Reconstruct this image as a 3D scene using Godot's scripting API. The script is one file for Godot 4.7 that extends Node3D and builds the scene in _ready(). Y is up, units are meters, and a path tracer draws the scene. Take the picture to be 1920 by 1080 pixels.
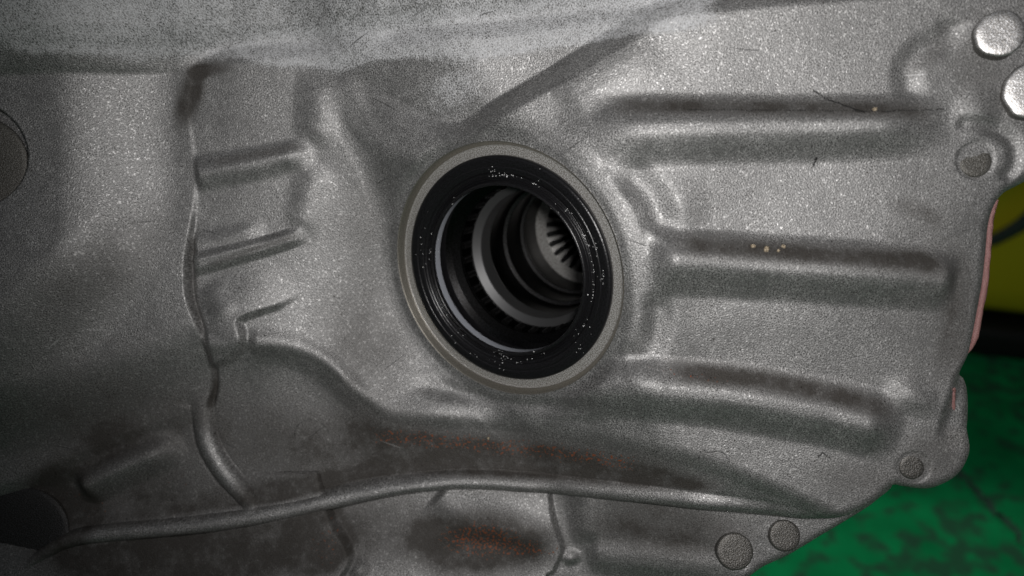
extends Node3D
# A cast aluminium transmission case with an output oil seal, standing on a green workshop floor.
# The case is built in its own axes, in millimetres: x along it, y up its face, z out of the face.

const DIST := 240.0            # lens to the seal, mm
const MM := 0.001
const PITCH := 30.0
const X0 := -170.0
const X1 := 172.0
const Y0 := -132.0
const Y1 := 104.0
const TW := 2048
const TH := 1413
const SEAL := Vector2(-2.7, 4.5)
const GDIR := Vector2(0.8816, 0.472)   # where the seal's face rises fastest
const RISE := 0.6745

var home := Transform3D()
var soft := FastNoiseLite.new()
var M := {}

func _ready():
	setup_view()
	setup_materials()
	build_floor()
	build_case()
	build_seal()
	build_bearing()
	build_gear()
	build_bolts()
	build_background()
	build_crumbs()

# ------------------------------------------------------------------ camera and light
func setup_view():
	home = Transform3D(Basis(Vector3.RIGHT, deg_to_rad(-PITCH)), Vector3(0, 0.30, 0))
	var cam := Camera3D.new()
	cam.name = "camera"
	cam.fov = rad_to_deg(2.0 * atan(81.0 / DIST))
	cam.near = 0.01
	cam.far = 30.0
	var lens := CameraAttributesPhysical.new()
	lens.frustum_focal_length = 35.0
	lens.frustum_focus_distance = 0.233
	lens.exposure_aperture = 9.5
	cam.attributes = lens
	cam.transform = home * Transform3D(Basis(), Vector3(0, 0, DIST * MM))
	add_child(cam)
	cam.current = true
	var env := Environment.new()
	env.background_mode = Environment.BG_COLOR
	env.background_color = Color(0.03, 0.031, 0.033).linear_to_srgb()
	env.tonemap_mode = Environment.TONE_MAPPER_LINEAR
	env.tonemap_exposure = 1.0
	env.sdfgi_enabled = true
	env.ssao_enabled = true
	env.ssil_enabled = true
	var we := WorldEnvironment.new()
	we.name = "world_environment"
	we.environment = env
	add_child(we)
	# the flash beside the lens
	var flash := SpotLight3D.new()
	flash.name = "camera_flash"
	flash.light_color = Color(1.0, 0.99, 0.985)
	flash.light_energy = 0.041
	flash.light_size = 0.010
	flash.spot_range = 6.0
	flash.spot_attenuation = 2.0
	flash.spot_angle = 46.0
	flash.spot_angle_attenuation = 0.9
	flash.shadow_enabled = true
	flash.transform = home * Transform3D(Basis(), Vector3(0.016, 0.008, DIST * MM + 0.006))
	add_child(flash)
	flash.look_at(home * Vector3(0.030, 0.034, 0.0), Vector3.UP)
	# the workshop's ceiling light
	var ceil_light := AreaLight3D.new()
	ceil_light.name = "workshop_light"
	ceil_light.area_size = Vector2(1.4, 0.5)
	ceil_light.light_color = Color(0.88, 0.94, 1.0)
	ceil_light.light_energy = 0.02
	ceil_light.area_range = 6.0
	ceil_light.shadow_enabled = true
	add_child(ceil_light)
	add_floor_light()
	ceil_light.look_at_from_position(Vector3(-0.5, 1.75, 0.55), Vector3(0, 0.3, 0), Vector3.FORWARD)

# an added, unseen spot that brightens only the floor behind the case
func add_floor_light():
	var lamp := SpotLight3D.new()
	lamp.name = "added_floor_light"
	lamp.light_color = Color(1.0, 0.98, 0.94)
	lamp.light_energy = 0.8
	lamp.light_size = 0.12
	lamp.spot_range = 6.0
	lamp.spot_attenuation = 2.0
	lamp.spot_angle = 24.0
	lamp.spot_angle_attenuation = 1.0
	lamp.shadow_enabled = true
	add_child(lamp)
	lamp.look_at_from_position(Vector3(1.1, 1.9, -0.9), Vector3(0.32, 0.0, -0.32), Vector3.UP)

# ------------------------------------------------------------------ helpers
func sm(a: float, b: float, x: float) -> float:
	var t := clampf((x - a) / (b - a), 0.0, 1.0)
	return t * t * (3.0 - 2.0 * t)

func lin(r: float, g: float, b: float) -> Color:
	return Color(r, g, b).linear_to_srgb()

func tag(o: Node, label: String, category: String, group := "", kind := ""):
	if label: o.set_meta("label", label)
	if category: o.set_meta("category", category)
	if group: o.set_meta("group", group)
	if kind: o.set_meta("kind", kind)

func thing(called: String, label: String, category: String, where: Transform3D, group := "") -> Node3D:
	var o := Node3D.new()
	o.name = numbered(called)
	add_child(o)
	o.transform = where
	tag(o, label, category, group)
	return o

var used := {}
func numbered(called: String) -> String:
	var n: int = used.get(called, 0)
	used[called] = n + 1
	return called if n == 0 else "%s_%03d" % [called, n]

var used_part := {}
func part(called: String, mesh: Mesh, mat: Material, parent: Node, where := Transform3D()) -> MeshInstance3D:
	var o := MeshInstance3D.new()
	var key := str(parent.get_instance_id()) + called
	var n: int = used_part.get(key, 0)
	used_part[key] = n + 1
	o.name = called if n == 0 else "%s_%03d" % [called, n]
	o.mesh = mesh
	o.material_override = mat
	o.transform = where
	parent.add_child(o, true)
	return o

func soft_min(a: float, b: float, k: float) -> float:
	var t := clampf(0.5 + 0.5 * (b - a) / k, 0.0, 1.0)
	return lerpf(b, a, t) - k * 0.5 * t * (1.0 - t)

func soft_max(a: float, b: float, k: float) -> float:
	return -soft_min(-a, -b, k)

# the broad shape of the case's face
func macro(x: float, y: float) -> float:
	var s := (x - SEAL.x) * GDIR.x + (y - SEAL.y) * GDIR.y
	var w := -(x - SEAL.x) * GDIR.y + (y - SEAL.y) * GDIR.x
	# round the seal the wall lies in the seal's plane; beyond it, it flattens out on either side
	var bow := cos(clampf(w / 52.0, -1.0, 1.0) * PI * 0.5)
	var hug := 19.0 + 15.0 * bow * bow
	var left := -lerpf(hug, 23.0, sm(26.0, 85.0, -s))
	var right := lerpf(hug, 27.0, sm(26.0, 85.0, s))
	var above := sm(35.5, lerpf(43.5, 95.0, sm(12.0, -30.0, s)), w) * (1.0 - sm(30.0, 100.0, s))
	var below := sm(35.5, 80.0, -w)
	var slope := lerpf(lerpf(RISE, 0.42, above), 0.45, below)
	var held := soft_max(soft_min(s, right, 5.0), left, 5.0)
	var pivot := -16.0 * above + 5.0 * below
	var z := RISE * pivot + slope * (held - pivot) + 0.09 * maxf(s - right, 0.0) + 0.03 * maxf(left - s, 0.0)
	if y > 12.0:
		z += 0.0016 * (y - 12.0) * (y - 12.0) * sm(30.0, 50.0, Vector2(s, w).length())
	var q := -86.0 - x
	if q > 0.0:
		z += 0.0008 * q * q
	return z

# a measured spot on the face (in the units of a 1920 wide plan) -> mm on the case
func at(u: float, v: float, lift := 0.0) -> Vector2:
	var p := Vector2((u - 960.0) * 0.15, (540.0 - v) * 0.15)
	for i in 6:
		var k := 1.0 - (macro(p.x, p.y) + lift) / DIST
		p = Vector2((u - 960.0) * 0.15, (540.0 - v) * 0.15) * k
	return p

func line(flat: Array, steps := 5, lift := 0.0, closed := false) -> PackedVector2Array:
	var c := PackedVector2Array()
	for i in range(0, flat.size(), 2):
		c.append(at(flat[i], flat[i + 1], lift))
	var out := PackedVector2Array()
	var n := c.size()
	for i in (n if closed else n - 1):
		var a := c[(i - 1 + n) % n] if closed else c[maxi(i - 1, 0)]
		var d := c[(i + 2) % n] if closed else c[mini(i + 2, n - 1)]
		for k in steps:
			out.append(c[i].cubic_interpolate(c[(i + 1) % n], a, d, float(k) / steps))
	if not closed:
		out.append(c[n - 1])
	return out

# ------------------------------------------------------------------ a relief on a grid
class Relief:
	var nx: int
	var ny: int
	var x0: float
	var y0: float
	var g: float
	var h := PackedFloat32Array()
	var own := PackedByteArray()
	var d := PackedFloat32Array()
	var s := PackedFloat32Array()
	var before_edge := PackedFloat32Array()
	var edge_drop := 0.0
	var vx := PackedFloat32Array()
	var vy := PackedFloat32Array()
	var keep := PackedByteArray()      # 0 outside, 1 inside, 2 drawn to the edge
	var ia: int
	var ib: int
	var ja: int
	var jb: int

	func _init(ax: float, bx: float, ay: float, by: float, step: float):
		g = step
		x0 = ax
		y0 = ay
		nx = int((bx - ax) / g) + 1
		ny = int((by - ay) / g) + 1
		var n := nx * ny
		h.resize(n)
		own.resize(n)
		d.resize(n)
		s.resize(n)
		vx.resize(n)
		vy.resize(n)
		keep.resize(n)
		keep.fill(1)
		for j in ny:
			for i in nx:
				vx[j * nx + i] = x0 + i * g
				vy[j * nx + i] = y0 + j * g

	# signed distance (left of the line is +) and run along it, within reach
	func measure(p: PackedVector2Array, reach: float):
		d.fill(1e6)
		var run := 0.0
		ia = nx
		ib = 0
		ja = ny
		jb = 0
		for k in p.size() - 1:
			var a := p[k]
			var b := p[k + 1]
			var e := b - a
			var ll := e.length_squared()
			var l := sqrt(ll)
			if l < 1e-6:
				continue
			var before := (e / l + (a - p[k - 1]).normalized()) if k > 0 else e
			var after := (e / l + (p[k + 2] - b).normalized()) if k < p.size() - 2 else e
			var i0 := maxi(0, int((minf(a.x, b.x) - reach - x0) / g))
			var i1 := mini(nx - 1, int((maxf(a.x, b.x) + reach - x0) / g) + 1)
			var j0 := maxi(0, int((minf(a.y, b.y) - reach - y0) / g))
			var j1 := mini(ny - 1, int((maxf(a.y, b.y) + reach - y0) / g) + 1)
			ia = mini(ia, i0)
			ib = maxi(ib, i1)
			ja = mini(ja, j0)
			jb = maxi(jb, j1)
			for j in range(j0, j1 + 1):
				var py := y0 + j * g - a.y
				for i in range(i0, i1 + 1):
					var px := x0 + i * g - a.x
					var t := clampf((px * e.x + py * e.y) / ll, 0.0, 1.0)
					var qx := px - e.x * t
					var qy := py - e.y * t
					var q := sqrt(qx * qx + qy * qy)
					var m := j * nx + i
					if q < absf(d[m]):
						var turn := e.x * py - e.y * px
						if t <= 0.0: turn = before.x * py - before.y * px
						elif t >= 1.0: turn = after.x * qy - after.y * qx
						d[m] = q if turn >= 0.0 else -q
						s[m] = run + t * l
			run += l
		return run

	static func ss(a: float, b: float, x: float) -> float:
		var t := clampf((x - a) / (b - a), 0.0, 1.0)
		return t * t * (3.0 - 2.0 * t)

	# a raised (or sunk) band along a line: half width w at start and end, flat share of its top, tapering ends
	func ridge(p: PackedVector2Array, w0: float, w1: float, hh: float, flat := 0.15, end0 := 4.0, end1 := 4.0, id := 0, bias := 0.0):
		var wm := maxf(w0, w1) * 1.05
		var total: float = measure(p, wm)
		for j in range(ja, jb + 1):
			for i in range(ia, ib + 1):
				var m := j * nx + i
				if absf(d[m]) > wm:
					continue
				var t := s[m] / total
				var w := lerpf(w0, w1, t)
				var q := absf(d[m]) / w
				if q >= 1.0:
					continue
				var k := 1.0 - ss(flat, 1.0, q) if flat >= 0.0 else lerpf(1.0 - ss(0.0, 1.0, q), sqrt(1.0 - q * q), -flat)
				if bias != 0.0:
					k *= 1.0 + bias * d[m] / w
				var e := 1.0
				if end0 > 0.0: e *= ss(0.0, end0, s[m])
				if end1 > 0.0: e *= ss(0.0, end1, total - s[m])
				h[m] += hh * k * e
				if id and k * e > 0.35:
					own[m] = id

	# raises the left side of a line by hh over a width w; the raise dies out over fade mm (0: it does not)
	func step(p: PackedVector2Array, w: float, hh: float, fade := 0.0, reach := 30.0, end0 := 0.0, end1 := 0.0, id := 0):
		var r := maxf(reach, w)
		if fade > 0.0: r = fade * 3.0
		var total: float = measure(p, r)
		for j in range(ja, jb + 1):
			for i in range(ia, ib + 1):
				var m := j * nx + i
				var q := d[m]
				if q > 1e5 or q < -w * 0.5:
					continue
				var k := ss(-w * 0.5, w * 0.5, q)
				if fade > 0.0 and q > 0.0:
					k *= 1.0 - ss(0.0, fade * 3.0, q)
				if end0 > 0.0: k *= ss(0.0, end0, s[m])
				if end1 > 0.0: k *= ss(0.0, end1, total - s[m])
				h[m] += hh * k
				if id and k > 0.5:
					own[m] = id

	# a half round bar whose top stands at a level over the broad shape
	func bar(p: PackedVector2Array, w: float, level0: float, level1: float, base: PackedFloat32Array, foot := 2.0, id := 0):
		var total: float = measure(p, w + foot)
		for j in range(ja, jb + 1):
			for i in range(ia, ib + 1):
				var m := j * nx + i
				var q := absf(d[m])
				if q > w + foot:
					continue
				var top := base[m] + lerpf(level0, level1, s[m] / total)
				var z := top - w * (1.0 - sqrt(maxf(0.0, 1.0 - q * q / (w * w)))) if q < w * 0.93 else top - w * 0.63 - (q - w * 0.93) * 4.0
				# smooth maximum, so that the bar grows out of the wall with a fillet
				var k := clampf(0.5 + 0.5 * (z - h[m]) / 4.0, 0.0, 1.0)
				var out := lerpf(h[m], z, k) + 2.0 * k * (1.0 - k)
				if q < w + foot - 0.4:
					h[m] = out
				if id and k > 0.6:
					own[m] = id

	func bump(c: Vector2, rx: float, ry: float, turn: float, hh: float, flat := 0.0, id := 0):
		var r := maxf(rx, ry)
		var cs := cos(turn)
		var sn := sin(turn)
		for j in range(maxi(0, int((c.y - r - y0) / g)), mini(ny, int((c.y + r - y0) / g) + 2)):
			for i in range(maxi(0, int((c.x - r - x0) / g)), mini(nx, int((c.x + r - x0) / g) + 2)):
				var px := x0 + i * g - c.x
				var py := y0 + j * g - c.y
				var a := (px * cs + py * sn) / rx
				var b := (-px * sn + py * cs) / ry
				var q := sqrt(a * a + b * b)
				if q < 1.0:
					h[j * nx + i] += hh * (1.0 - ss(flat, 1.0, q))
					if id: own[j * nx + i] = id

	# cuts the grid along a closed outline (walked clockwise: inside is on the right), rounding the edge
	func cut(p: PackedVector2Array, round_r: float):
		measure(p, round_r + 2.0 * g)
		before_edge = h.duplicate()
		edge_drop = round_r
		var edge := PackedByteArray()
		edge.resize(nx * ny)
		for j in ny:
			var cross := PackedFloat32Array()
			var y := y0 + j * g
			for k in p.size() - 1:
				var a := p[k]
				var b := p[k + 1]
				if (a.y <= y) != (b.y <= y):
					cross.append(a.x + (b.x - a.x) * (y - a.y) / (b.y - a.y))
			cross.sort()
			var c := 0
			for i in nx:
				var x := x0 + i * g
				while c < cross.size() and cross[c] < x:
					c += 1
				var m := j * nx + i
				var inside := c % 2 == 1
				if inside:
					var q := absf(d[m])
					if q < round_r:
						h[m] -= round_r - sqrt(maxf(0.0, round_r * round_r - (round_r - q) * (round_r - q)))
				elif absf(d[m]) < 1.6 * g:
					edge[m] = 1
					keep[m] = 2
				else:
					keep[m] = 0
		for j in ny:
			for i in nx:
				var m := j * nx + i
				if edge[m]:
					var best := 1e9
					var at_best := Vector2(vx[m], vy[m])
					var q := Vector2(x0 + i * g, y0 + j * g)
					for k in p.size() - 1:
						if q.x < minf(p[k].x, p[k + 1].x) - 3.0 or q.x > maxf(p[k].x, p[k + 1].x) + 3.0:
							continue
						var c := Geometry2D.get_closest_point_to_segment(q, p[k], p[k + 1])
						var l := c.distance_squared_to(q)
						if l < best:
							best = l
							at_best = c
					vx[m] = at_best.x
					vy[m] = at_best.y
					h[m] = brink(at_best.x, at_best.y)

	func height(x: float, y: float) -> float:
		return sample(h, x, y)

	# height at the outline, where the face has rounded over
	func brink(x: float, y: float) -> float:
		return sample(before_edge, x, y) - edge_drop

	func sample(of: PackedFloat32Array, x: float, y: float) -> float:
		var i := clampi(int((x - x0) / g), 0, nx - 2)
		var j := clampi(int((y - y0) / g), 0, ny - 2)
		var fx := clampf((x - x0) / g - i, 0.0, 1.0)
		var fy := clampf((y - y0) / g - j, 0.0, 1.0)
		var m := j * nx + i
		return lerpf(lerpf(of[m], of[m + 1], fx), lerpf(of[m + nx], of[m + nx + 1], fx), fy)

	# one mesh for each owner
	func meshes(parts: int) -> Array:
		var normal := PackedVector3Array()
		normal.resize(nx * ny)
		for j in ny:
			for i in nx:
				var m := j * nx + i
				if keep[m] == 0:
					continue
				var l := m - 1 if i > 0 and keep[m - 1] else m
				var r := m + 1 if i < nx - 1 and keep[m + 1] else m
				var b := m - nx if j > 0 and keep[m - nx] else m
				var t := m + nx if j < ny - 1 and keep[m + nx] else m
				var ex := maxf(vx[r] - vx[l], 0.2 * g)
				var ey := maxf(vy[t] - vy[b], 0.2 * g)
				normal[m] = Vector3(-(h[r] - h[l]) / ex, -(h[t] - h[b]) / ey, 1.0).normalized()
		var lists := []
		for k in parts:
			lists.append(PackedInt32Array())
		for j in ny - 1:
			for i in nx - 1:
				var a := j * nx + i
				var b := a + 1
				var c := a + nx
				var e := c + 1
				var ka := keep[a]
				var kb := keep[b]
				var kc := keep[c]
				var ke := keep[e]
				if ka == 0 and ke == 0:
					continue
				var id := own[a]
				if ka and kb and ke and (ka == 1 or kb == 1 or ke == 1):
					lists[id].append(a)
					lists[id].append(e)
					lists[id].append(b)
				if ka and kc and ke and (ka == 1 or kc == 1 or ke == 1):
					lists[id].append(a)
					lists[id].append(c)
					lists[id].append(e)
				if ka == 0 and kb and kc and ke:
					lists[id].append(b)
					lists[id].append(c)
					lists[id].append(e)
				if ke == 0 and ka and kb and kc:
					lists[id].append(a)
					lists[id].append(c)
					lists[id].append(b)
		var out := []
		var slot := PackedInt32Array()
		slot.resize(nx * ny)
		for k in parts:
			slot.fill(-1)
			var pv := PackedVector3Array()
			var pn := PackedVector3Array()
			var pu := PackedVector2Array()
			var pi := PackedInt32Array()
			for m in lists[k]:
				if slot[m] < 0:
					slot[m] = pv.size()
					pv.append(Vector3(vx[m], vy[m], h[m]) * 0.001)
					pn.append(normal[m])
					pu.append(Vector2((vx[m] - X0) / (X1 - X0), (Y1 - vy[m]) / (Y1 - Y0)))
				pi.append(slot[m])
			if pi.is_empty():
				out.append(null)
				continue
			var arr := []
			arr.resize(Mesh.ARRAY_MAX)
			arr[Mesh.ARRAY_VERTEX] = pv
			arr[Mesh.ARRAY_NORMAL] = pn
			arr[Mesh.ARRAY_TEX_UV] = pu
			arr[Mesh.ARRAY_INDEX] = pi
			var me := ArrayMesh.new()
			me.add_surface_from_arrays(Mesh.PRIMITIVE_TRIANGLES, arr)
			out.append(me)
		return out

# ------------------------------------------------------------------ materials
func noise(seed_: int, freq: float, octaves: int, kind := FastNoiseLite.TYPE_SIMPLEX_SMOOTH) -> FastNoiseLite:
	var n := FastNoiseLite.new()
	n.seed = seed_
	n.noise_type = kind
	n.frequency = freq
	n.fractal_type = FastNoiseLite.FRACTAL_FBM if octaves > 1 else FastNoiseLite.FRACTAL_NONE
	n.fractal_octaves = octaves
	return n

func field(seed_: int, freq: float, octaves: int, w := TW, h := TH, kind := FastNoiseLite.TYPE_SIMPLEX_SMOOTH) -> PackedByteArray:
	return noise(seed_, freq, octaves, kind).get_image(w, h).get_data()

# a mask drawn coarse with soft strokes and spots, then enlarged
func mask(strokes: Array) -> PackedByteArray:
	var r := Relief.new(X0, X1, Y0, Y1, (X1 - X0) / 513.0)
	for k in strokes:
		if k.size() == 4:      # [points, half width, strength, softness start]
			r.ridge(line(k[0]), k[1], k[1], k[2], k[3], k[1] * 2.2, k[1] * 2.2)
		else:                  # [u, v, ru, rv, turn, strength, flat]
			r.bump(at(k[0], k[1]), k[2] * 0.15, k[3] * 0.15, k[4], k[5], k[6])
	var b := PackedByteArray()
	b.resize(r.nx * r.ny)
	for j in r.ny:
		for i in r.nx:
			b[j * r.nx + i] = int(clampf(r.h[(r.ny - 1 - j) * r.nx + i], 0.0, 1.0) * 255.0)
	var im := Image.create_from_data(r.nx, r.ny, false, Image.FORMAT_L8, b)
	im.resize(TW, TH, Image.INTERPOLATE_CUBIC)
	return im.get_data()

func tex(w: int, h: int, b: PackedByteArray, f: int) -> ImageTexture:
	return ImageTexture.create_from_image(Image.create_from_data(w, h, false, f, b))

func texel(p: Vector2) -> Vector2:
	return Vector2((p.x - X0) / (X1 - X0) * TW, (Y1 - p.y) / (Y1 - Y0) * TH)

func setup_materials():
	var dirt_and_shade := mask([  # real dirt and oil, plus broad darkening in place of shade
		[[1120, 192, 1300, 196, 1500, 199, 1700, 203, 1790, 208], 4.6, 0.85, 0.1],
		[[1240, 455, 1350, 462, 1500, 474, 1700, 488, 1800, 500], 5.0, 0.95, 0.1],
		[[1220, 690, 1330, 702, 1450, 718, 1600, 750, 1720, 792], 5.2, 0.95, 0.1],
		[[354, 430, 349, 500, 353, 560, 371, 620, 380, 690, 375, 740, 360, 785], 1.7, 0.6, 0.1],  # grime that also paints the shaded line at the housing's edge
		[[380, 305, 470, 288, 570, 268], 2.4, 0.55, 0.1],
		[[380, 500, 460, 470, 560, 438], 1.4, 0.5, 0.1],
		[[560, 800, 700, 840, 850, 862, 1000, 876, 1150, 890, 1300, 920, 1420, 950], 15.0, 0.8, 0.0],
		[520, 850, 420, 190, -0.1, 0.78, 0.0],  # oil in the hollow, deepened to paint its shade
		[150, 800, 360, 230, 0.3, 0.72, 0.0],  # paints in the light's falloff at the lower left
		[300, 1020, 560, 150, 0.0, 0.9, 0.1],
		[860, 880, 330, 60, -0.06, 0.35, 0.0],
		[170, 530, 290, 110, 0.72, 0.5, 0.0],  # dark band painted as shade where the shoulder turns away
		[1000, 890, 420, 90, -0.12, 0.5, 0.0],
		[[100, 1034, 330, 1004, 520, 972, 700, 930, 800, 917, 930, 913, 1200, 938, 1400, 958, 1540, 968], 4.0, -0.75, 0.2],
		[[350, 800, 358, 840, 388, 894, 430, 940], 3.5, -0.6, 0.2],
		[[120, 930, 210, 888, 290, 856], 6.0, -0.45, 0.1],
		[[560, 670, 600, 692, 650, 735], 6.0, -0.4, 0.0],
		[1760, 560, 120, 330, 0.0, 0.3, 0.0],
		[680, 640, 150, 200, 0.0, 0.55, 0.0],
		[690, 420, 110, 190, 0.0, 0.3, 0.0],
		[[20, 880, 150, 870, 300, 820], 12.0, 0.6, 0.0],  # shade under the housing, painted in
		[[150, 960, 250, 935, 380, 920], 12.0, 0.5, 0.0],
		[[1790, 420, 1815, 540, 1800, 650, 1780, 760], 7.0, 0.5, 0.2],  # paints the shade of the rounded right edge
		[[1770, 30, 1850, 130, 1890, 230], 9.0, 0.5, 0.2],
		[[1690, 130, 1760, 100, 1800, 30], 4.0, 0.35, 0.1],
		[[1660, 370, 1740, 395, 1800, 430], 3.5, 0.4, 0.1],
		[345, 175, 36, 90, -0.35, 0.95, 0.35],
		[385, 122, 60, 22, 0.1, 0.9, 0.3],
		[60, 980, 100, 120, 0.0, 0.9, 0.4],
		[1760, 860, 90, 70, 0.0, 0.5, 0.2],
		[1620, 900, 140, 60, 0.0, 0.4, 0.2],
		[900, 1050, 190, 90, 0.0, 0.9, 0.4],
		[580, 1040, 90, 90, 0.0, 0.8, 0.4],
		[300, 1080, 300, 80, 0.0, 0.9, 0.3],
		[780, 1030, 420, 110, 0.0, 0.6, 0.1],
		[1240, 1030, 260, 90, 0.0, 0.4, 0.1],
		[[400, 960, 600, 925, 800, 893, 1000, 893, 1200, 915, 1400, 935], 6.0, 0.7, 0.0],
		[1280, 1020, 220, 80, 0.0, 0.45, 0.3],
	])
	var pale := mask([  # corrosion, whitened further at upper left to stand for near flash light
		[[-100, 60, 300, 40, 700, 20, 1100, -10, 1500, -40], 14.0, 0.9, 0.5],
		[[400, 105, 640, 85, 860, 60, 1100, 35, 1400, 5], 9.0, 0.6, 0.3],
		[[680, 180, 780, 190, 900, 160, 1010, 130], 15.0, 0.62, 0.2],
		[[700, 245, 800, 252, 880, 240], 5.0, 0.3, 0.0],
		[[420, 130, 400, 190, 380, 240], 6.0, 0.8, 0.3],
		[[180, 160, 260, 140, 330, 130], 7.0, 0.45, 0.3],
		[[700, 150, 640, 120, 560, 110], 6.0, 0.45, 0.3],
		[60, 330, 120, 120, 0.0, 0.3, 0.2],
		[880, 140, 190, 90, 0.25, 0.45, 0.1],
		[120, 20, 330, 110, 0.0, 0.6, 0.4],
		[1700, 240, 110, 40, 0.0, 0.25, 0.2],
		[1850, 330, 80, 80, 0.0, 0.25, 0.2],
	])
	var rust := mask([
		[[650, 825, 800, 835, 950, 850, 1080, 865, 1250, 890], 5.0, 0.85, 0.1],
		[900, 1040, 130, 60, 0.0, 1.0, 0.3],
		[600, 1040, 60, 70, 0.0, 0.5, 0.2],
		[300, 920, 120, 40, 0.0, 0.35, 0.1],
		[1000, 1060, 100, 30, 0.0, 0.8, 0.1],
		[1300, 705, 130, 18, -0.15, 0.5, 0.1],
		[130, 970, 140, 50, 0.0, 0.3, 0.1],
	])
	var fine := field(11, 0.36, 1)
	var grit := field(12, 0.45, 1)
	var mid := field(13, 0.055, 3)
	var big := field(14, 0.012, 3)
	var crust := field(15, 0.26, 3)
	var fleck := field(16, 0.14, 2)
	var spark := field(18, 0.5, 1, TW, TH, FastNoiseLite.TYPE_VALUE)
	var color := PackedByteArray()
	var orm := PackedByteArray()
	var bump := PackedByteArray()
	color.resize(TW * TH * 3)
	orm.resize(TW * TH * 3)
	bump.resize(TW * TH)
	var curve := PackedByteArray()      # linear to sRGB
	curve.resize(1024)
	for i in 1024:
		curve[i] = int(clampf(Color(i / 1023.0, 0, 0).linear_to_srgb().r * 255.0 + 0.5, 0.0, 255.0))
	var total := TW * TH
	for m in total:
		var f := fine[m] / 255.0
		var gr := grit[m] / 255.0
		f = clampf((f - 0.5) * 1.9 + 0.5, 0.0, 1.0)
		gr = clampf((gr - 0.5) * 1.7 + 0.5, 0.0, 1.0)
		var md := mid[m] / 255.0
		var bg := big[m] / 255.0
		var sp := spark[m] / 255.0
		var a := (0.33 + 0.08 * (md - 0.5) + 0.07 * (bg - 0.5)) * lerpf(1.0, 0.20 + 0.75 * f + 0.95 * gr, clampf(0.35 + 1.1 * bg, 0.4, 1.1)) + 1.1 * maxf(0.0, sp - 0.68)  # glints of the cast grain put into the colour as contrast and specks
		var metal := 0.82
		var rough := 0.60 + 0.2 * (gr - 0.5) - 0.4 * maxf(0.0, sp - 0.75) + 0.08 * (bg - 0.5) + 0.06 * (md - 0.5)
		var h := 0.45 + 0.55 * (f - 0.5) + 0.30 * (gr - 0.5)
		var r := a * 1.005
		var g := a * 0.995
		var b := a * 0.98
		var dd := dirt_and_shade[m] / 255.0
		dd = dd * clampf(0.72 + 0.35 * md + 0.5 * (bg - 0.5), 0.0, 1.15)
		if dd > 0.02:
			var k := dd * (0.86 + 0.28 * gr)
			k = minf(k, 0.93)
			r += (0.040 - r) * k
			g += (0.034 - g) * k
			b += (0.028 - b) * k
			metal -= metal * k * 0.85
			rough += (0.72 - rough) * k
		var pp := pale[m] / 255.0
		if pp > 0.02:
			var k := clampf((crust[m] / 255.0 * 0.6 + f * 0.25 + md * 0.25 - 0.93 + pp * 0.52) * 2.2 + 0.9 * maxf(0.0, pp - 0.6), 0.0, 1.0) * (0.62 + 0.28 * gr)
			r += (0.82 - r) * k
			g += (0.83 - g) * k
			b += (0.845 - b) * k
			metal -= metal * k * (0.3 + 0.6 * clampf((pp - 0.55) * 4.0, 0.0, 1.0))
			rough += (0.85 - rough) * k
			h += 0.28 * k
		var rr := rust[m] / 255.0
		if rr > 0.02:
			var k := clampf((fleck[m] / 255.0 - 0.955 + 0.36 * rr) * 16.0, 0.0, 1.0)
			r += (0.25 + 0.18 * (gr - 0.5) - r) * k
			g += (0.075 - g) * k
			b += (0.032 - b) * k
			metal -= metal * k
			h += 0.25 * k
		# small dark casting pits
		if fleck[m] < 44 and gr < 0.7:
			r *= 0.35
			g *= 0.33
			b *= 0.32
			h -= 0.3
		color[m * 3] = curve[int(clampf(r, 0.0, 1.0) * 1023.0)]
		color[m * 3 + 1] = curve[int(clampf(g, 0.0, 1.0) * 1023.0)]
		color[m * 3 + 2] = curve[int(clampf(b, 0.0, 1.0) * 1023.0)]
		orm[m * 3 + 1] = int(clampf(rough, 0.0, 1.0) * 255.0)
		orm[m * 3 + 2] = int(clampf(metal, 0.0, 1.0) * 255.0)
		bump[m] = int(clampf(h, 0.0, 1.0) * 255.0)
	# cracks and scratches: [points, radius in texels, darkness, bright side]
	var rng := RandomNumberGenerator.new()
	rng.seed = 5
	for k in [
		[[1290, 203, 1400, 204, 1500, 205, 1620, 208, 1700, 205, 1780, 199], 1.25, 0.75],
		[[1535, 162, 1555, 178, 1580, 190, 1600, 203, 1618, 210], 1.1, 0.8],
		[[1316, 868, 1320, 850, 1340, 853, 1362, 852, 1374, 872], 1.0, 0.4],
		[[1545, 862, 1552, 856, 1562, 862], 1.0, 0.5],
		[[1540, 292, 1534, 308], 1.3, 0.7],
		[[530, 832, 534, 812, 560, 800, 590, 812, 600, 830], 1.0, 0.3],
	]:
		var p := line(k[0], 24)
		var wob := Vector2()
		for q in p:
			wob = wob * 0.85 + Vector2(rng.randf_range(-0.9, 0.9), rng.randf_range(-1.0, 1.0))
			var c := texel(q) + wob
			var rad: float = k[1] * rng.randf_range(0.6, 1.2)
			for y in range(int(c.y - rad), int(c.y + rad) + 2):
				for x in range(int(c.x - rad), int(c.x + rad) + 2):
					var w := clampf(1.3 - Vector2(x, y).distance_to(c) / rad, 0.0, 1.0) * float(k[2])
					var m := y * TW + x
					for e in 3:
						color[m * 3 + e] = int(color[m * 3 + e] * (1.0 - 0.8 * w))
					bump[m] = int(bump[m] * (1.0 - w))
					orm[m * 3 + 2] = int(orm[m * 3 + 2] * (1.0 - w))
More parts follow.
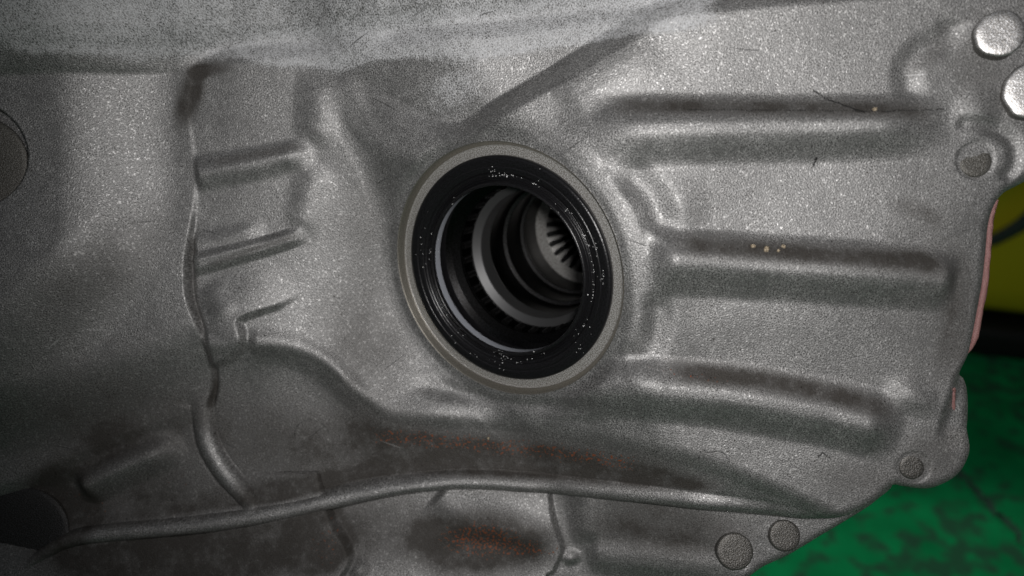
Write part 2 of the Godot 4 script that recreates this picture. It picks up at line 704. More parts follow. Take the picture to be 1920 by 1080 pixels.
	for k in 46:
		var a := Vector2(rng.randf_range(100.0, TW - 200.0), rng.randf_range(80.0, TH - 480.0))
		var dir := Vector2.from_angle(rng.randf_range(-0.7, 0.5)) * rng.randf_range(12.0, 70.0)
		var bright := rng.randf() < 0.6
		var n := int(dir.length() * 1.6)
		for i in n:
			var t := float(i) / n
			var c := a + dir * t + Vector2(0, 3.0 * sin(t * 2.0 + k))
			var m := int(c.y) * TW + int(c.x)
			var wgt := sin(PI * t) * 0.55
			for e in 3:
				color[m * 3 + e] = int(lerpf(color[m * 3 + e], 215.0 if bright else 40.0, wgt))
			bump[m] = int(bump[m] * (1.0 - wgt))
	var cast := StandardMaterial3D.new()
	cast.resource_name = "cast_aluminium"
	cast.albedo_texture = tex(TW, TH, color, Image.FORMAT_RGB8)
	var ot := tex(TW, TH, orm, Image.FORMAT_RGB8)
	cast.metallic = 1.0
	cast.metallic_texture = ot
	cast.metallic_texture_channel = BaseMaterial3D.TEXTURE_CHANNEL_BLUE
	cast.roughness = 1.0
	cast.roughness_texture = ot
	cast.roughness_texture_channel = BaseMaterial3D.TEXTURE_CHANNEL_GREEN
	cast.heightmap_enabled = true
	cast.heightmap_texture = tex(TW, TH, bump, Image.FORMAT_L8)
	cast.heightmap_scale = 0.009
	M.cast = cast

	M.zinc = metal("zinc_plate", lin(0.62, 0.615, 0.60), 0.5, 0.5, 0.05, 2.2)
	M.turned = metal("turned_edge", lin(0.66, 0.63, 0.56), 0.85, 0.36, 0.02, 1.2)
	M.rubber = metal("oily_rubber", lin(0.014, 0.014, 0.016), 0.0, 0.30, 0.04, 3.0)
	M.band = metal("pale_seal_lip", lin(0.46, 0.48, 0.53), 0.0, 0.3, 0.0, 1.0)
	M.steel = metal("dark_steel", lin(0.16, 0.16, 0.165), 1.0, 0.33, 0.01, 3.0)
	M.black_steel = metal("oiled_steel", lin(0.05, 0.05, 0.052), 1.0, 0.30, 0.01, 3.0)
	M.gear = metal("gear_steel", lin(0.52, 0.52, 0.51), 0.6, 0.45, 0.01, 3.0)
	M.race = metal("race_steel", lin(0.12, 0.12, 0.121), 0.75, 0.5, 0.0, 2.0)
	M.bright = metal("bright_steel", lin(0.90, 0.90, 0.91), 0.9, 0.42, 0.05, 2.4)
	M.stud = metal("weathered_stud", lin(0.24, 0.235, 0.22), 0.6, 0.55, 0.12, 2.4)
	M.dull = metal("dirty_bolt", lin(0.23, 0.225, 0.215), 0.7, 0.5, 0.12, 2.4)
	M.grime = metal("grimy_metal", lin(0.075, 0.075, 0.077), 0.5, 0.5, 0.1, 2.4)
	M.pink = metal("pink_sealant", lin(0.50, 0.26, 0.25), 0.0, 0.6, 0.05, 1.5)
	M.crumb = metal("dry_dirt", lin(0.62, 0.52, 0.38), 0.0, 0.9, 0.05, 3.0)
	M.drop = StandardMaterial3D.new()
	M.drop.albedo_color = lin(0.8, 0.8, 0.8)  # white, so that the specks read as glints
	M.drop.metallic = 0.2
	M.drop.roughness = 0.2
	M.yellow = metal("yellow_plastic", lin(0.74, 0.63, 0.02), 0.0, 0.45, 0.0, 0.1)
	M.strap = metal("grey_rubber", lin(0.06, 0.07, 0.07), 0.0, 0.5, 0.0, 0.1)
	M.black = metal("plain_black", lin(0.008, 0.008, 0.008), 0.0, 0.6, 0.0, 0.1)

# a plain surface with grain; relief in tenths of a mm, pattern size in mm
func metal(called: String, c: Color, metallic: float, rough: float, relief: float, repeat: float) -> StandardMaterial3D:
	var m := StandardMaterial3D.new()
	m.resource_name = called
	m.albedo_color = c
	m.metallic = metallic
	m.roughness = rough
	if relief > 0.0:
		m.heightmap_enabled = true
		if not M.has("grain"):
			var t := NoiseTexture2D.new()
			t.width = 512
			t.height = 512
			t.seamless = true
			t.noise = noise(31, 0.05, 4)
			M.grain = t
			var g := NoiseTexture2D.new()
			g.width = 512
			g.height = 512
			g.seamless = true
			g.noise = noise(37, 0.06, 4)
			var ramp := Gradient.new()
			ramp.set_color(0, Color(0.62, 0.60, 0.57))
			ramp.set_color(1, Color(1, 1, 1))
			ramp.set_offset(0, 0.3)
			ramp.set_offset(1, 0.62)
			g.color_ramp = ramp
			M.tone = g
		m.heightmap_texture = M.grain
		m.heightmap_scale = relief * 0.1
		m.albedo_texture = M.tone
		m.uv1_triplanar = true
		m.uv1_scale = Vector3.ONE * 1000.0 / (repeat * 6.0)
	return m

# ------------------------------------------------------------------ the case
const WALL := 0
const BELL := 1
const RIB_A := 2
const RIB_B := 3
const RIB_C := 4
const SHORT_A := 5
const SHORT_B := 6
const SHORT_C := 7
const RIM := 8
const SPINE := 9
const TUBE := 10
const TOP := 11
const BOSS := 12
const LUG := 13
var face: Relief
var lower: Relief

func lookup(p: PackedVector2Array, t: float, by_y: bool) -> float:
	# the other coordinate of a line that runs one way
	var lo := 0
	var hi := p.size() - 1
	var up := (p[hi].y > p[0].y) if by_y else (p[hi].x > p[0].x)
	while hi - lo > 1:
		var k := (lo + hi) / 2
		var c := p[k].y if by_y else p[k].x
		if (c <= t) == up:
			lo = k
		else:
			hi = k
	var a := p[lo]
	var b := p[hi]
	if by_y:
		return lerpf(a.x, b.x, clampf((t - a.y) / (b.y - a.y), 0.0, 1.0))
	return lerpf(a.y, b.y, clampf((t - a.x) / (b.x - a.x), 0.0, 1.0))

# above the crease: a ledge, then the upper housing coming forward
func over(crease: PackedVector2Array, x: float, y: float) -> float:
	var dy := y - lookup(crease, x, false)
	if dy < -3.0:
		return 0.0
	var z := -3.0 * sm(-3.0, 3.5, dy)
	if dy > 2.0:
		z += 0.4 * (dy - 2.0) * sm(2.0, 8.0, dy)
	return z

# the big soft shoulder of the housing: high at its upper left, falling away across a slanting band
func bulge(x: float, y: float) -> float:
	var n := -(x + 114.0) * 0.69 + (y - 10.0) * 0.72
	return 8.5 * sm(-15.0, 13.0, n) * sm(-99.0, -130.0, x)

func build_case():
	var case := thing("transmission_case", "grey cast aluminium transmission case with ribs and a round seal opening", "transmission", home)
	var r := Relief.new(-214.0, 168.0, -100.0, 112.0, 0.4)
	face = r
	var broad := noise(41, 0.02, 2)
	var lumpy := noise(42, 0.16, 2)
	var crease := line([-260, 130, -100, 126, 0, 122, 150, 118, 300, 108, 420, 96, 560, 84, 700, 70, 900, 48, 1100, 24, 1300, 2, 1500, -18, 2200, -70], 6)
	# below this line the wall rolls over into a deep dirty hollow above the rim
	var hollow := line([-400, 700, 200, 668, 360, 660, 450, 654, 540, 660, 600, 684, 660, 740, 720, 786, 800, 796, 900, 800, 1000, 812, 1150, 838, 1300, 872, 1450, 925, 1560, 975, 1700, 1060, 2200, 1300], 6)
	var r_base := PackedFloat32Array()
	r_base.resize(r.nx * r.ny)
	for j in r.ny:
		var y := r.y0 + j * r.g
		for i in r.nx:
			var x := r.x0 + i * r.g
			var m := j * r.nx + i
			var z := macro(x, y)
			z += 0.35 * broad.get_noise_2d(x, y) + 0.03 * lumpy.get_noise_2d(x, y)
			r_base[m] = z
			var fall := lookup(hollow, x, false) - y
			if fall > -4.0:
				var ff := 0.5 * (fall + sqrt(fall * fall + 16.0))
				z -= 10.5 * (1.0 - exp(-ff / 10.0)) * sm(-4.0, 2.0, fall)
			z += over(crease, x, y)
			if y > lookup(crease, x, false): r.own[m] = TOP
			r.h[m] = z
	# the recess above the seal
	r.step(line([870, 285, 790, 278, 730, 262, 690, 236, 664, 190, 655, 140, 640, 100], 5), 9.0, 1.8, 7.0, 40.0, 12.0, 16.0)
	r.ridge(line([1050, 200, 1100, 160, 1180, 120, 1260, 85]), 8.0, 9.0, 1.2, 0.1, 6.0, 10.0)
	# ribs on the right
	r.ridge(line([1030, 236, 1100, 240, 1200, 241, 1400, 239, 1600, 236, 1800, 229]), 10.4, 8.8, 4.9, 0.04, 26.0, 20.0, RIB_A)
	r.ridge(line([1205, 488, 1300, 491, 1400, 497, 1600, 510, 1812, 527]), 9.8, 9.0, 5.3, 0.04, 9.0, 7.0, RIB_B)
	r.ridge(line([1010, 752, 1080, 738, 1180, 730, 1300, 738, 1400, 750, 1560, 778, 1710, 814]), 9.6, 10.4, 5.3, 0.04, 18.0, 12.0, RIB_C)
	# the fillet round the seal's collar, broken by the ribs
	r.ridge(line([1180, 700, 1215, 665, 1234, 620, 1238, 580, 1230, 540]), 6.0, 6.0, -1.7, 0.0, 6.0, 6.0)
	r.ridge(line([1240, 450, 1246, 420, 1232, 375, 1200, 338, 1150, 310]), 6.5, 6.0, -1.7, 0.0, 6.0, 8.0)
	r.bump(at(1280, 380), 9.0, 9.0, 0.0, 0.8)
	# panel frames on the left wall
	r.ridge(line([606, 96, 596, 160, 592, 220, 580, 275]), 9.0, 8.0, 1.2, 0.0, 10.0, 6.0)
	r.ridge(line([600, 300, 580, 345, 566, 400, 548, 440]), 8.0, 7.0, 1.0, 0.0, 6.0, 6.0)
	r.ridge(line([430, 600, 400, 560, 380, 530]), 6.0, 6.0, 0.8, 0.0, 4.0, 4.0)
	r.ridge(line([352, 326, 420, 314, 500, 299, 590, 277]), 6.4, 5.4, 2.5, 0.0, 3.0, 9.0, SHORT_A)
	r.ridge(line([350, 498, 420, 481, 500, 458, 575, 434]), 4.0, 3.2, 2.0, 0.2, 2.0, 7.0, SHORT_B)
	r.ridge(line([352, 470, 430, 450, 500, 425]), 7.0, 5.0, 1.2, 0.1, 2.0, 8.0)
	# the S shaped edge and the arched recess under it
	r.step(line([250, 730, 350, 700, 385, 690, 420, 676, 444, 655, 450, 630, 444, 606, 456, 596, 490, 584, 520, 574, 548, 558, 570, 540], 5), 2.6, 2.6, 6.0, 40.0, 2.0, 20.0, SHORT_C)
	# below the seal the wall turns under into a channel above the rim
	r.ridge(line([452, 650, 500, 650, 550, 664, 600, 690, 640, 728, 690, 770]), 7.0, 6.0, 1.5, 0.0, 4.0, 8.0)
	r.bump(at(810, 772), 13.0, 7.0, -0.1, 0.9, 0.0)
	r.ridge(line([760, 716, 860, 740, 960, 752, 1060, 762, 1160, 762]), 4.0, 4.0, -1.0, 0.0, 10.0, 10.0)
	r.bar(line([-120, 1138, -20, 1106, 50, 1060, 100, 1034, 160, 1024, 330, 1009, 520, 978, 700, 937, 800, 924, 860, 919, 930, 920, 1000, 925, 1200, 946, 1400, 966, 1540, 976, 1640, 978, 1760, 985]), 2.9, -5.6, -5.6, r_base, 4.0, RIM)
	# the spine that comes down off the housing, and the round web beside it
	r.bar(line([350, 735, 350, 775, 352, 812, 362, 855, 392, 905, 446, 966]), 3.2, -7.4, -7.0, r_base, 4.0, SPINE)
	r.ridge(line([96, 942, 150, 914, 210, 886, 270, 862, 320, 846]), 8.0, 7.0, 5.4, 0.0, 6.0, 12.0, TUBE)
	# round seats for the pins and studs
	for k in [[1843, 297, 34, -0.3], [1725, 882, 31, -0.3]]:
		r.bump(at(k[0], k[1]), k[2] * 0.15, k[2] * 0.15, 0.0, k[3], 0.86)
	r.ridge(line([1890, 340, 1915, 310, 1920, 280, 1905, 252, 1860, 230, 1800, 226]), 3.0, 3.0, -0.9, 0.0, 3.0, 3.0)
	r.ridge(line([1730, 195, 1714, 150, 1718, 112, 1745, 85, 1790, 62, 1806, 20]), 5.0, 5.0, -1.0, 0.0, 6.0, 3.0)
	r.bump(at(1845, 205), 7.0, 8.0, 0.0, 1.2)
	r.bump(at(1720, 745), 9.0, 6.0, -0.5, 1.5)
	# the housing on the left, a layer of its own in front of the wall
	var wall_h := r.h
	var wall_own := r.own.duplicate()
	r.h = PackedFloat32Array()
	r.h.resize(r.nx * r.ny)
	r.step(line([-400, 1010, -100, 960, 20, 928, 130, 878, 240, 828, 320, 782, 380, 748, 900, 620], 6), 9.0, 1.0, 0.0, 170.0)
	var low_mask := r.h
	r.h = PackedFloat32Array()
	r.h.resize(r.nx * r.ny)
	r.step(line([340, 1500, 345, 860, 356, 790, 371, 740, 377, 690, 368, 620, 349, 560, 345, 500, 352, 430, 359, 350, 353, 270, 344, 190, 350, 100, 352, -300], 6), 1.5, 1.0, 0.0, 110.0)
	var right_mask := r.h
	r.h = PackedFloat32Array()
	r.h.resize(r.nx * r.ny)
	for j in r.ny:
		var y := r.y0 + j * r.g
		var off := lerpf(0.25, 2.6, sm(34.0, 4.0, y))
		for i in r.nx:
			var x := r.x0 + i * r.g
			r.h[j * r.nx + i] = macro(x, y) + off - 9.5 + bulge(x, y) + 0.35 * broad.get_noise_2d(x, y) + 0.04 * lumpy.get_noise_2d(x, y) + over(crease, x, y)
	# soft folds of the housing
	r.step(line([-300, 860, -100, 812, 60, 782, 200, 738, 300, 700, 420, 640, 900, 380], 6), 24.0, 9.5, 0.0, 160.0)
	for m in r.nx * r.ny:
		var k := low_mask[m] * right_mask[m]
		r.h[m] = lerpf(wall_h[m], r.h[m], k)
		r.own[m] = (BELL if r.own[m] != TOP else TOP) if k > 0.5 else wall_own[m]
	# upper housing: the block at the left
	r.step(line([-360, 114, 100, 103, 220, 95, 305, 80, 352, 52, 372, 10, 382, -60, 400, -330], 6, 8.0), 10.0, 8.0, 0.0, 90.0)
	r.bump(at(650, -10, 10.0), 14.0, 12.0, 0.0, 2.5, 0.4)
	r.bump(at(-51, 291, 4.0), 15.2, 15.2, 0.0, -6.0, 0.95)
	# a groove shaped to draw a dark shaded line at the housing's edge
	r.ridge(line([360, 400, 354, 440, 350, 500, 354, 560, 373, 620, 382, 690, 377, 740, 362, 785], 6), 1.5, 1.5, -1.1, 0.0, 16.0, 5.0)
	# the lug in the corner
	r.step(line([1860, 660, 1818, 706, 1803, 750, 1785, 800, 1776, 850], 5), 5.0, -3.0, 0.0, 30.0, 0.0, 8.0, LUG)
	var edge := line([-420, -190, 600, -190, 1500, -190, 2020, -190, 2060, -60, 2075, 120, 2090, 240, 1985, 310, 1925, 343, 1892, 361, 1874, 385, 1863, 420, 1858, 470, 1852, 530, 1842, 590, 1832, 640, 1823, 680, 1818, 702, 1829, 714, 1836, 738, 1837, 780, 1833, 822, 1825, 860, 1808, 890, 1780, 910, 1745, 921, 1705, 917, 1682, 914, 1662, 930, 1645, 946, 1600, 970, 1540, 986, 1480, 985, 1350, 976, 1150, 958, 1000, 944, 860, 938, 760, 945, 600, 986, 400, 1022, 130, 1046, 85, 1060, 40, 1090, 0, 1124, -120, 1180, -300, 1190, -420, 1180, -430, 800, -430, 300], 5, -3.2, true)
	edge.append(edge[0])
	r.cut(edge, 3.2)
	# the collar of the seal lies in the seal's own plane
	var ring_r := 37.2
	var cosine := cos(atan(RISE))
	for j in r.ny:
		for i in r.nx:
			var m := j * r.nx + i
			var dx := r.vx[m] - SEAL.x
			var dy := r.vy[m] - SEAL.y
			var s := dx * GDIR.x + dy * GDIR.y
			var w := -dx * GDIR.y + dy * GDIR.x
			var rho := sqrt(s * s / (cosine * cosine) + w * w)
			if rho > 48.0:
				continue
			var k := 1.0 - sm(37.6, 41.5, rho)
			var plane := RISE * s
			r.h[m] = lerpf(r.h[m], plane, k)
			if rho < 40.6: r.own[m] = BOSS
			if rho < ring_r:
				if rho > ring_r - 1.1:
					var f := ring_r / rho
					r.vx[m] = SEAL.x + dx * f
					r.vy[m] = SEAL.y + dy * f
					r.h[m] = RISE * s * f
					r.keep[m] = 2
				else:
					r.keep[m] = 0
	var names := ["wall", "bell_housing", "rib", "rib", "rib", "short_rib", "short_rib", "ledge", "rim", "spine", "web", "upper_housing", "seal_collar", "lug"]
	var made := r.meshes(names.size())
	for k in names.size():
		if made[k]:
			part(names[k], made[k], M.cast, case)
	part("edge", skirt(r, edge, 14.0), M.cast, case)

	# the other half of the case, behind and below the rim
	var low := Relief.new(-214.0, 130.0, -131.0, -54.0, 0.5)
	lower = low
	for j in low.ny:
		for i in low.nx:
			var x := low.x0 + i * low.g
			var y := low.y0 + j * low.g
			low.h[j * low.nx + i] = macro(x, y) - 12.0 + 0.3 * broad.get_noise_2d(x, y + 300.0) + 0.07 * lumpy.get_noise_2d(x, y + 300.0) - 0.25 * minf(0.0, y + 60.0) * sm(20.0, -60.0, x)
	var L := -12.0
	low.ridge(line([820, 925, 850, 952, 890, 970, 960, 990, 1040, 1030], 5, L), 9.0, 8.0, 2.0, 0.0, 2.0, 10.0)
	low.bump(at(905, 1055, L), 24.0, 11.0, 0.0, -3.0, 0.3)
	low.step(line([1000, 1420, 1020, 1120, 1040, 1075, 1056, 1035, 1046, 1000, 1036, 960, 1030, 900, 1028, 780], 5, L), 1.8, 2.8, 14.0, 40.0)
	low.ridge(line([1098, 920, 1100, 960, 1104, 1030], 5, L), 6.0, 6.0, 2.2, 0.1, 0.0, 6.0)
	low.bump(at(1072, 1052, L), 4.0, 3.0, 0.0, 1.5)
	low.step(line([600, 1420, 625, 1120, 645, 1075, 662, 1045, 652, 1015, 625, 975, 600, 900, 590, 780], 5, L), 2.2, 3.4, 16.0, 50.0)
	low.bump(at(676, 1062, L), 4.5, 4.0, 0.0, 2.0)
	low.ridge(line([1100, 1050, 1250, 1060, 1400, 1085], 5, L), 6.0, 8.0, 1.6, 0.1, 4.0, 0.0)
	var low_edge := line([-420, 880, 0, 880, 400, 880, 800, 880, 1200, 880, 1400, 880, 1560, 884, 1680, 905, 1650, 945, 1600, 978, 1550, 1008, 1480, 1050, 1410, 1084, 1330, 1130, 1240, 1220, 1140, 1330, 1000, 1400, 600, 1420, 200, 1420, -420, 1420], 5, L - 2.5, true)
	low_edge.append(low_edge[0])
	low.cut(low_edge, 2.5)
	var made_low := low.meshes(1)
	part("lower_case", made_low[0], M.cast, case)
	part("edge", skirt(low, low_edge, 12.0), M.cast, case)

	# the bead of pink sealant squeezed out of the joint
	bead(case, [1884, 372, 1873, 395, 1868, 420, 1864, 470, 1859, 530, 1849, 590, 1839, 640, 1829, 668], 1.25, -4.6)
	bead(case, [1806, 738, 1809, 755, 1813, 776], 0.7, -0.2)
	bead(case, [1804, 732, 1808, 736, 1811, 740], 0.6, 0.1)

func skirt(r: Relief, p: PackedVector2Array, depth: float) -> ArrayMesh:
	var st := SurfaceTool.new()
	st.begin(Mesh.PRIMITIVE_TRIANGLES)
	var run := 0.0
	for k in p.size() - 1:
		var a := p[k]
		var b := p[k + 1]
		var za := r.brink(a.x, a.y)
		var zb := r.brink(b.x, b.y)
		var quad := [Vector3(a.x, a.y, za), Vector3(b.x, b.y, zb), Vector3(b.x, b.y, zb - depth), Vector3(a.x, a.y, za - depth)]
		for q in [0, 1, 2, 0, 2, 3]:
			var c: Vector3 = quad[q]
			st.set_uv(Vector2((c.x - X0 + 0.4 * (za - c.z)) / (X1 - X0), (Y1 - c.y) / (Y1 - Y0)))
			st.add_vertex(c * MM)
	st.generate_normals()
	return st.commit()

func bead(parent: Node, flat: Array, radius: float, drop: float):
	var p := line(flat, 6, drop)
	var st := SurfaceTool.new()
	st.begin(Mesh.PRIMITIVE_TRIANGLES)
	var n := 10
	var rough := noise(71, 0.25, 2)
	var rings := []
	for k in p.size():
		var t := (p[mini(k + 1, p.size() - 1)] - p[maxi(k - 1, 0)]).normalized()
		var side := Vector3(t.y, -t.x, 0)
		var z := face.sample(face.before_edge, p[k].x, p[k].y) + drop
		var e := minf(1.0, 0.35 + 1.2 * sin(PI * k / (p.size() - 1.0)))
		var ring := []
		for i in n:
			var a := TAU * i / n
			var rr := radius * e * (1.0 + 0.22 * rough.get_noise_2d(k * 2.0, i * 3.0))
			ring.append((Vector3(p[k].x, p[k].y, z) + side * cos(a) * rr * 0.8 + Vector3(0, 0, 1) * sin(a) * rr) * MM)
		rings.append(ring)
	for k in rings.size() - 1:
		for i in n:
			var i2 := (i + 1) % n
			for c in [rings[k][i], rings[k + 1][i], rings[k + 1][i2], rings[k][i], rings[k + 1][i2], rings[k][i2]]:
				st.set_smooth_group(0)
				st.add_vertex(c)
	st.generate_normals()
	part("sealant_bead", st.commit(), M.pink, parent)

# ------------------------------------------------------------------ the seal and what lies behind it
func seal_frame() -> Transform3D:
	# +y points out of the bore, towards the viewer's left
	var out := Vector3(-GDIR.x * RISE, -GDIR.y * RISE, 1.0).normalized()
	var right := Vector3(GDIR.x, GDIR.y, RISE).normalized()
	var third := right.cross(out)
	return home * Transform3D(Basis(right, out, third), Vector3(SEAL.x, SEAL.y, 0) * MM)

# a profile of (radius, depth) pairs turned about the bore's axis
func lathe(flat: Array, seg := 160, smooth := true) -> ArrayMesh:
	var st := SurfaceTool.new()
	st.begin(Mesh.PRIMITIVE_TRIANGLES)
	var n := flat.size() / 2
	for k in n - 1:
		var ra: float = flat[k * 2]
		var ta: float = flat[k * 2 + 1]
		var rb: float = flat[k * 2 + 2]
		var tb: float = flat[k * 2 + 3]
		for i in seg:
			var a := TAU * i / seg
			var b := TAU * (i + 1) / seg
			var q := [Vector3(cos(a) * ra, -ta, sin(a) * ra), Vector3(cos(b) * ra, -ta, sin(b) * ra), Vector3(cos(b) * rb, -tb, sin(b) * rb), Vector3(cos(a) * rb, -tb, sin(a) * rb)]
			for c in [0, 1, 2, 0, 2, 3]:
				st.set_smooth_group(0 if smooth else k)
				st.add_vertex(q[c] * MM)
	st.generate_normals()
	return st.commit()

func round_profile(flat: Array, steps := 5) -> Array:
	var out := []
	var n := flat.size() / 2
	for k in n - 1:
		var p := func(i: int) -> Vector2:
			var c := clampi(i, 0, n - 1)
			return Vector2(flat[c * 2], flat[c * 2 + 1])
		var a: Vector2 = (p as Callable).call(k - 1)
		var b: Vector2 = (p as Callable).call(k)
		var c: Vector2 = (p as Callable).call(k + 1)
		var e: Vector2 = (p as Callable).call(k + 2)
		for s in steps:
			var q := b.cubic_interpolate(c, a, e, float(s) / steps)
			out.append(q.x)
			out.append(q.y)
	out.append(flat[n * 2 - 2])
	out.append(flat[n * 2 - 1])
	return out

func build_seal():
	var f := seal_frame()
	var o := thing("oil_seal", "black rubber oil seal pressed into the round opening, wet with oil", "oil seal", f)
	part("chamfer", lathe([37.25, -0.05, 37.0, 0.1, 36.2, 1.85, 36.0, 2.15], 220, false), M.turned, o)
	part("metal_ring", lathe([36.0, 2.15, 35.9, 2.25, 35.6, 2.35, 33.4, 2.35, 33.1, 2.4, 33.0, 6.0], 220, false), M.zinc, o)
	part("rubber_body", lathe(round_profile([33.15, 2.6, 33.1, 1.5, 32.5, 0.95, 31.6, 0.9, 30.6, 0.98, 30.2, 1.2, 29.8, 1.05, 28.6, 1.4, 28.2, 2.0, 27.6, 2.3, 27.2, 1.9, 26.9, 2.3, 26.5, 1.8], 5), 200), M.rubber, o)
	part("lip", lathe(round_profile([26.5, 1.8, 26.3, 2.1, 25.9, 1.5, 25.5, 0.95, 25.0, 0.8, 24.7, 1.2, 24.75, 2.0, 25.0, 2.6], 5), 200), M.rubber, o)
	part("lip_band", lathe([25.0, 2.6, 25.05, 2.9, 25.0, 5.0, 25.1, 5.3], 200), M.band, o)
	part("lip_back", lathe([25.1, 5.3, 25.4, 5.6, 26.4, 6.4], 160), M.rubber, o)
	part("spring_groove", lathe([26.4, 6.4, 27.0, 8.0, 27.0, 11.5, 25.0, 13.0], 160), M.rubber, o)
	# white specks standing in for the glints of oil and grit on rubber
	var ball := SphereMesh.new()
	ball.radius = 0.001
	ball.height = 0.002
	ball.radial_segments = 8
	ball.rings = 4
	var rng := RandomNumberGenerator.new()
	rng.seed = 77
	var spots := []
	var ca := 0.0
	var cr := 0.0
	for i in 330:
		if rng.randf() < 0.22:      # a new cluster
			ca = rng.randf() * TAU
			var pick := rng.randf()
			if pick < 0.35: cr = rng.randf_range(28.8, 32.0)
			elif pick < 0.55:
				ca = rng.randf_range(-1.3, 1.1)
				cr = 27.6
			elif pick < 0.85: cr = 25.2
			else:
				ca = rng.randf_range(1.8, 4.2)
				cr = rng.randf_range(25.0, 27.0)
		var a := ca + rng.randfn() * 0.05
		var r := clampf(cr + rng.randfn() * (0.25 if cr < 25.0 or cr == 27.6 else 0.9), 24.9, 32.4)
		var t := 1.0 if r > 28.4 or r < 25.7 else 1.9
		spots.append([Vector3(cos(a) * r, -t, sin(a) * r) * MM, rng.randf_range(0.06, 0.16) * (1.7 if rng.randf() < 0.08 else 1.0)])
	var mm := MultiMesh.new()
	mm.transform_format = MultiMesh.TRANSFORM_3D
	mm.mesh = ball
	mm.instance_count = spots.size()
	for i in spots.size():
		mm.set_instance_transform(i, Transform3D(Basis().scaled(Vector3(1, 0.7, 1) * spots[i][1]), spots[i][0]))
	var d := MultiMeshInstance3D.new()
	d.name = "glint_specks"
	d.multimesh = mm
	d.material_override = M.drop
	d.set_meta("kind", "stuff")
	o.add_child(d, true)

func build_bearing():
	var f := seal_frame()
	var o := thing("roller_bearing", "dark steel roller bearing inside the opening, behind the seal", "bearing", f)
	part("outer_ring", lathe([27.0, 11.0, 25.5, 12.6, 23.6, 13.4, 23.1, 13.6, 22.9, 14.0, 23.2, 14.6, 24.2, 15.0], 180, false), M.black_steel, o)
	part("cage", lathe([24.4, 15.6, 23.9, 15.8, 22.9, 19.0, 22.6, 19.6, 22.6, 20.4], 180, false), M.black_steel, o)
	part("inner_ring", lathe([22.8, 19.2, 22.5, 19.8, 20.45, 21.3, 20.25, 21.6, 20.1, 26.4], 180, false), M.race, o)
	var roller := CylinderMesh.new()
	roller.top_radius = 0.0011
	roller.bottom_radius = 0.0012
	roller.height = 0.0034
	roller.radial_segments = 12
	roller.rings = 1
	for i in 30:
		var a := TAU * i / 30.0
		part("roller", roller, M.steel, o, Transform3D(Basis(), Vector3(cos(a) * 23.3, -16.9, sin(a) * 23.3) * MM))

func build_gear():
	var f := seal_frame()
	var o := thing("output_gear", "hollow steel gear deep in the opening with splines in its bore", "gear", f)
	part("sleeve", lathe([20.1, 26.4, 20.3, 27.0, 20.3, 34.0, 19.9, 34.6], 160, false), M.black_steel, o)
	part("shoulder", lathe([19.9, 34.6, 18.75, 35.0, 18.6, 35.4], 160, false), M.steel, o)
	part("sleeve", lathe([18.6, 35.4, 19.0, 36.0, 19.0, 44.0, 18.9, 44.6], 160, false), M.black_steel, o)
	part("shoulder", lathe([18.9, 44.6, 17.9, 44.9, 17.7, 45.3], 160, false), M.steel, o)
	part("sleeve", lathe([17.7, 45.3, 18.0, 46.0, 18.0, 54.0], 160, false), M.black_steel, o)
	# face with the mouths of the splines
	var teeth := 24
	var st := SurfaceTool.new()
	st.begin(Mesh.PRIMITIVE_TRIANGLES)
	var n := teeth * 12
	var inner := []
	for i in n:
		var ph := fposmod(float(i) / n * teeth, 1.0)
		var k := sm(0.14, 0.26, ph) * (1.0 - sm(0.72, 0.84, ph))
		inner.append(lerpf(8.6, 14.2, k))
	for i in n:
		var a := TAU * i / n
		var b := TAU * (i + 1) / n
		var r2: float = inner[(i + 1) % n]
		var r1: float = inner[i]
		var q := [Vector3(cos(a) * 14.3, -54.6, sin(a) * 14.3), Vector3(cos(b) * 14.3, -54.6, sin(b) * 14.3), Vector3(cos(b) * r2, -54.6 - (14.2 - r2) * 0.9, sin(b) * r2), Vector3(cos(a) * r1, -54.6 - (14.2 - r1) * 0.9, sin(a) * r1)]
		for c in [0, 1, 2, 0, 2, 3]:
			st.set_smooth_group(-1)
			st.add_vertex(q[c] * MM)
	st.generate_normals()
	part("face_ring", lathe([18.2, 54.0, 14.3, 54.6], 120), M.gear, o)
	part("spline_lands", st.commit(), metal("spline_steel", lin(0.34, 0.34, 0.335), 0.6, 0.45, 0.01, 3.0), o)
	var bore := SurfaceTool.new()
	bore.begin(Mesh.PRIMITIVE_TRIANGLES)
	for i in n:
		var a := TAU * i / n
		var b := TAU * (i + 1) / n
		var r2: float = inner[(i + 1) % n]
		var r1: float = inner[i]
		var q := [Vector3(cos(a) * r1, -54.6 - (14.2 - r1) * 0.9, sin(a) * r1), Vector3(cos(b) * r2, -54.6 - (14.2 - r2) * 0.9, sin(b) * r2), Vector3(cos(b) * r2, -72.0, sin(b) * r2), Vector3(cos(a) * r1, -72.0, sin(a) * r1)]
		for c in [0, 1, 2, 0, 2, 3]:
			bore.set_smooth_group(-1)
			bore.add_vertex(q[c] * MM)
	bore.generate_normals()
	part("spline", bore.commit(), M.race, o)
	part("back_plate", lathe([16.0, 72.0, 0.01, 72.0], 48), M.black, o)

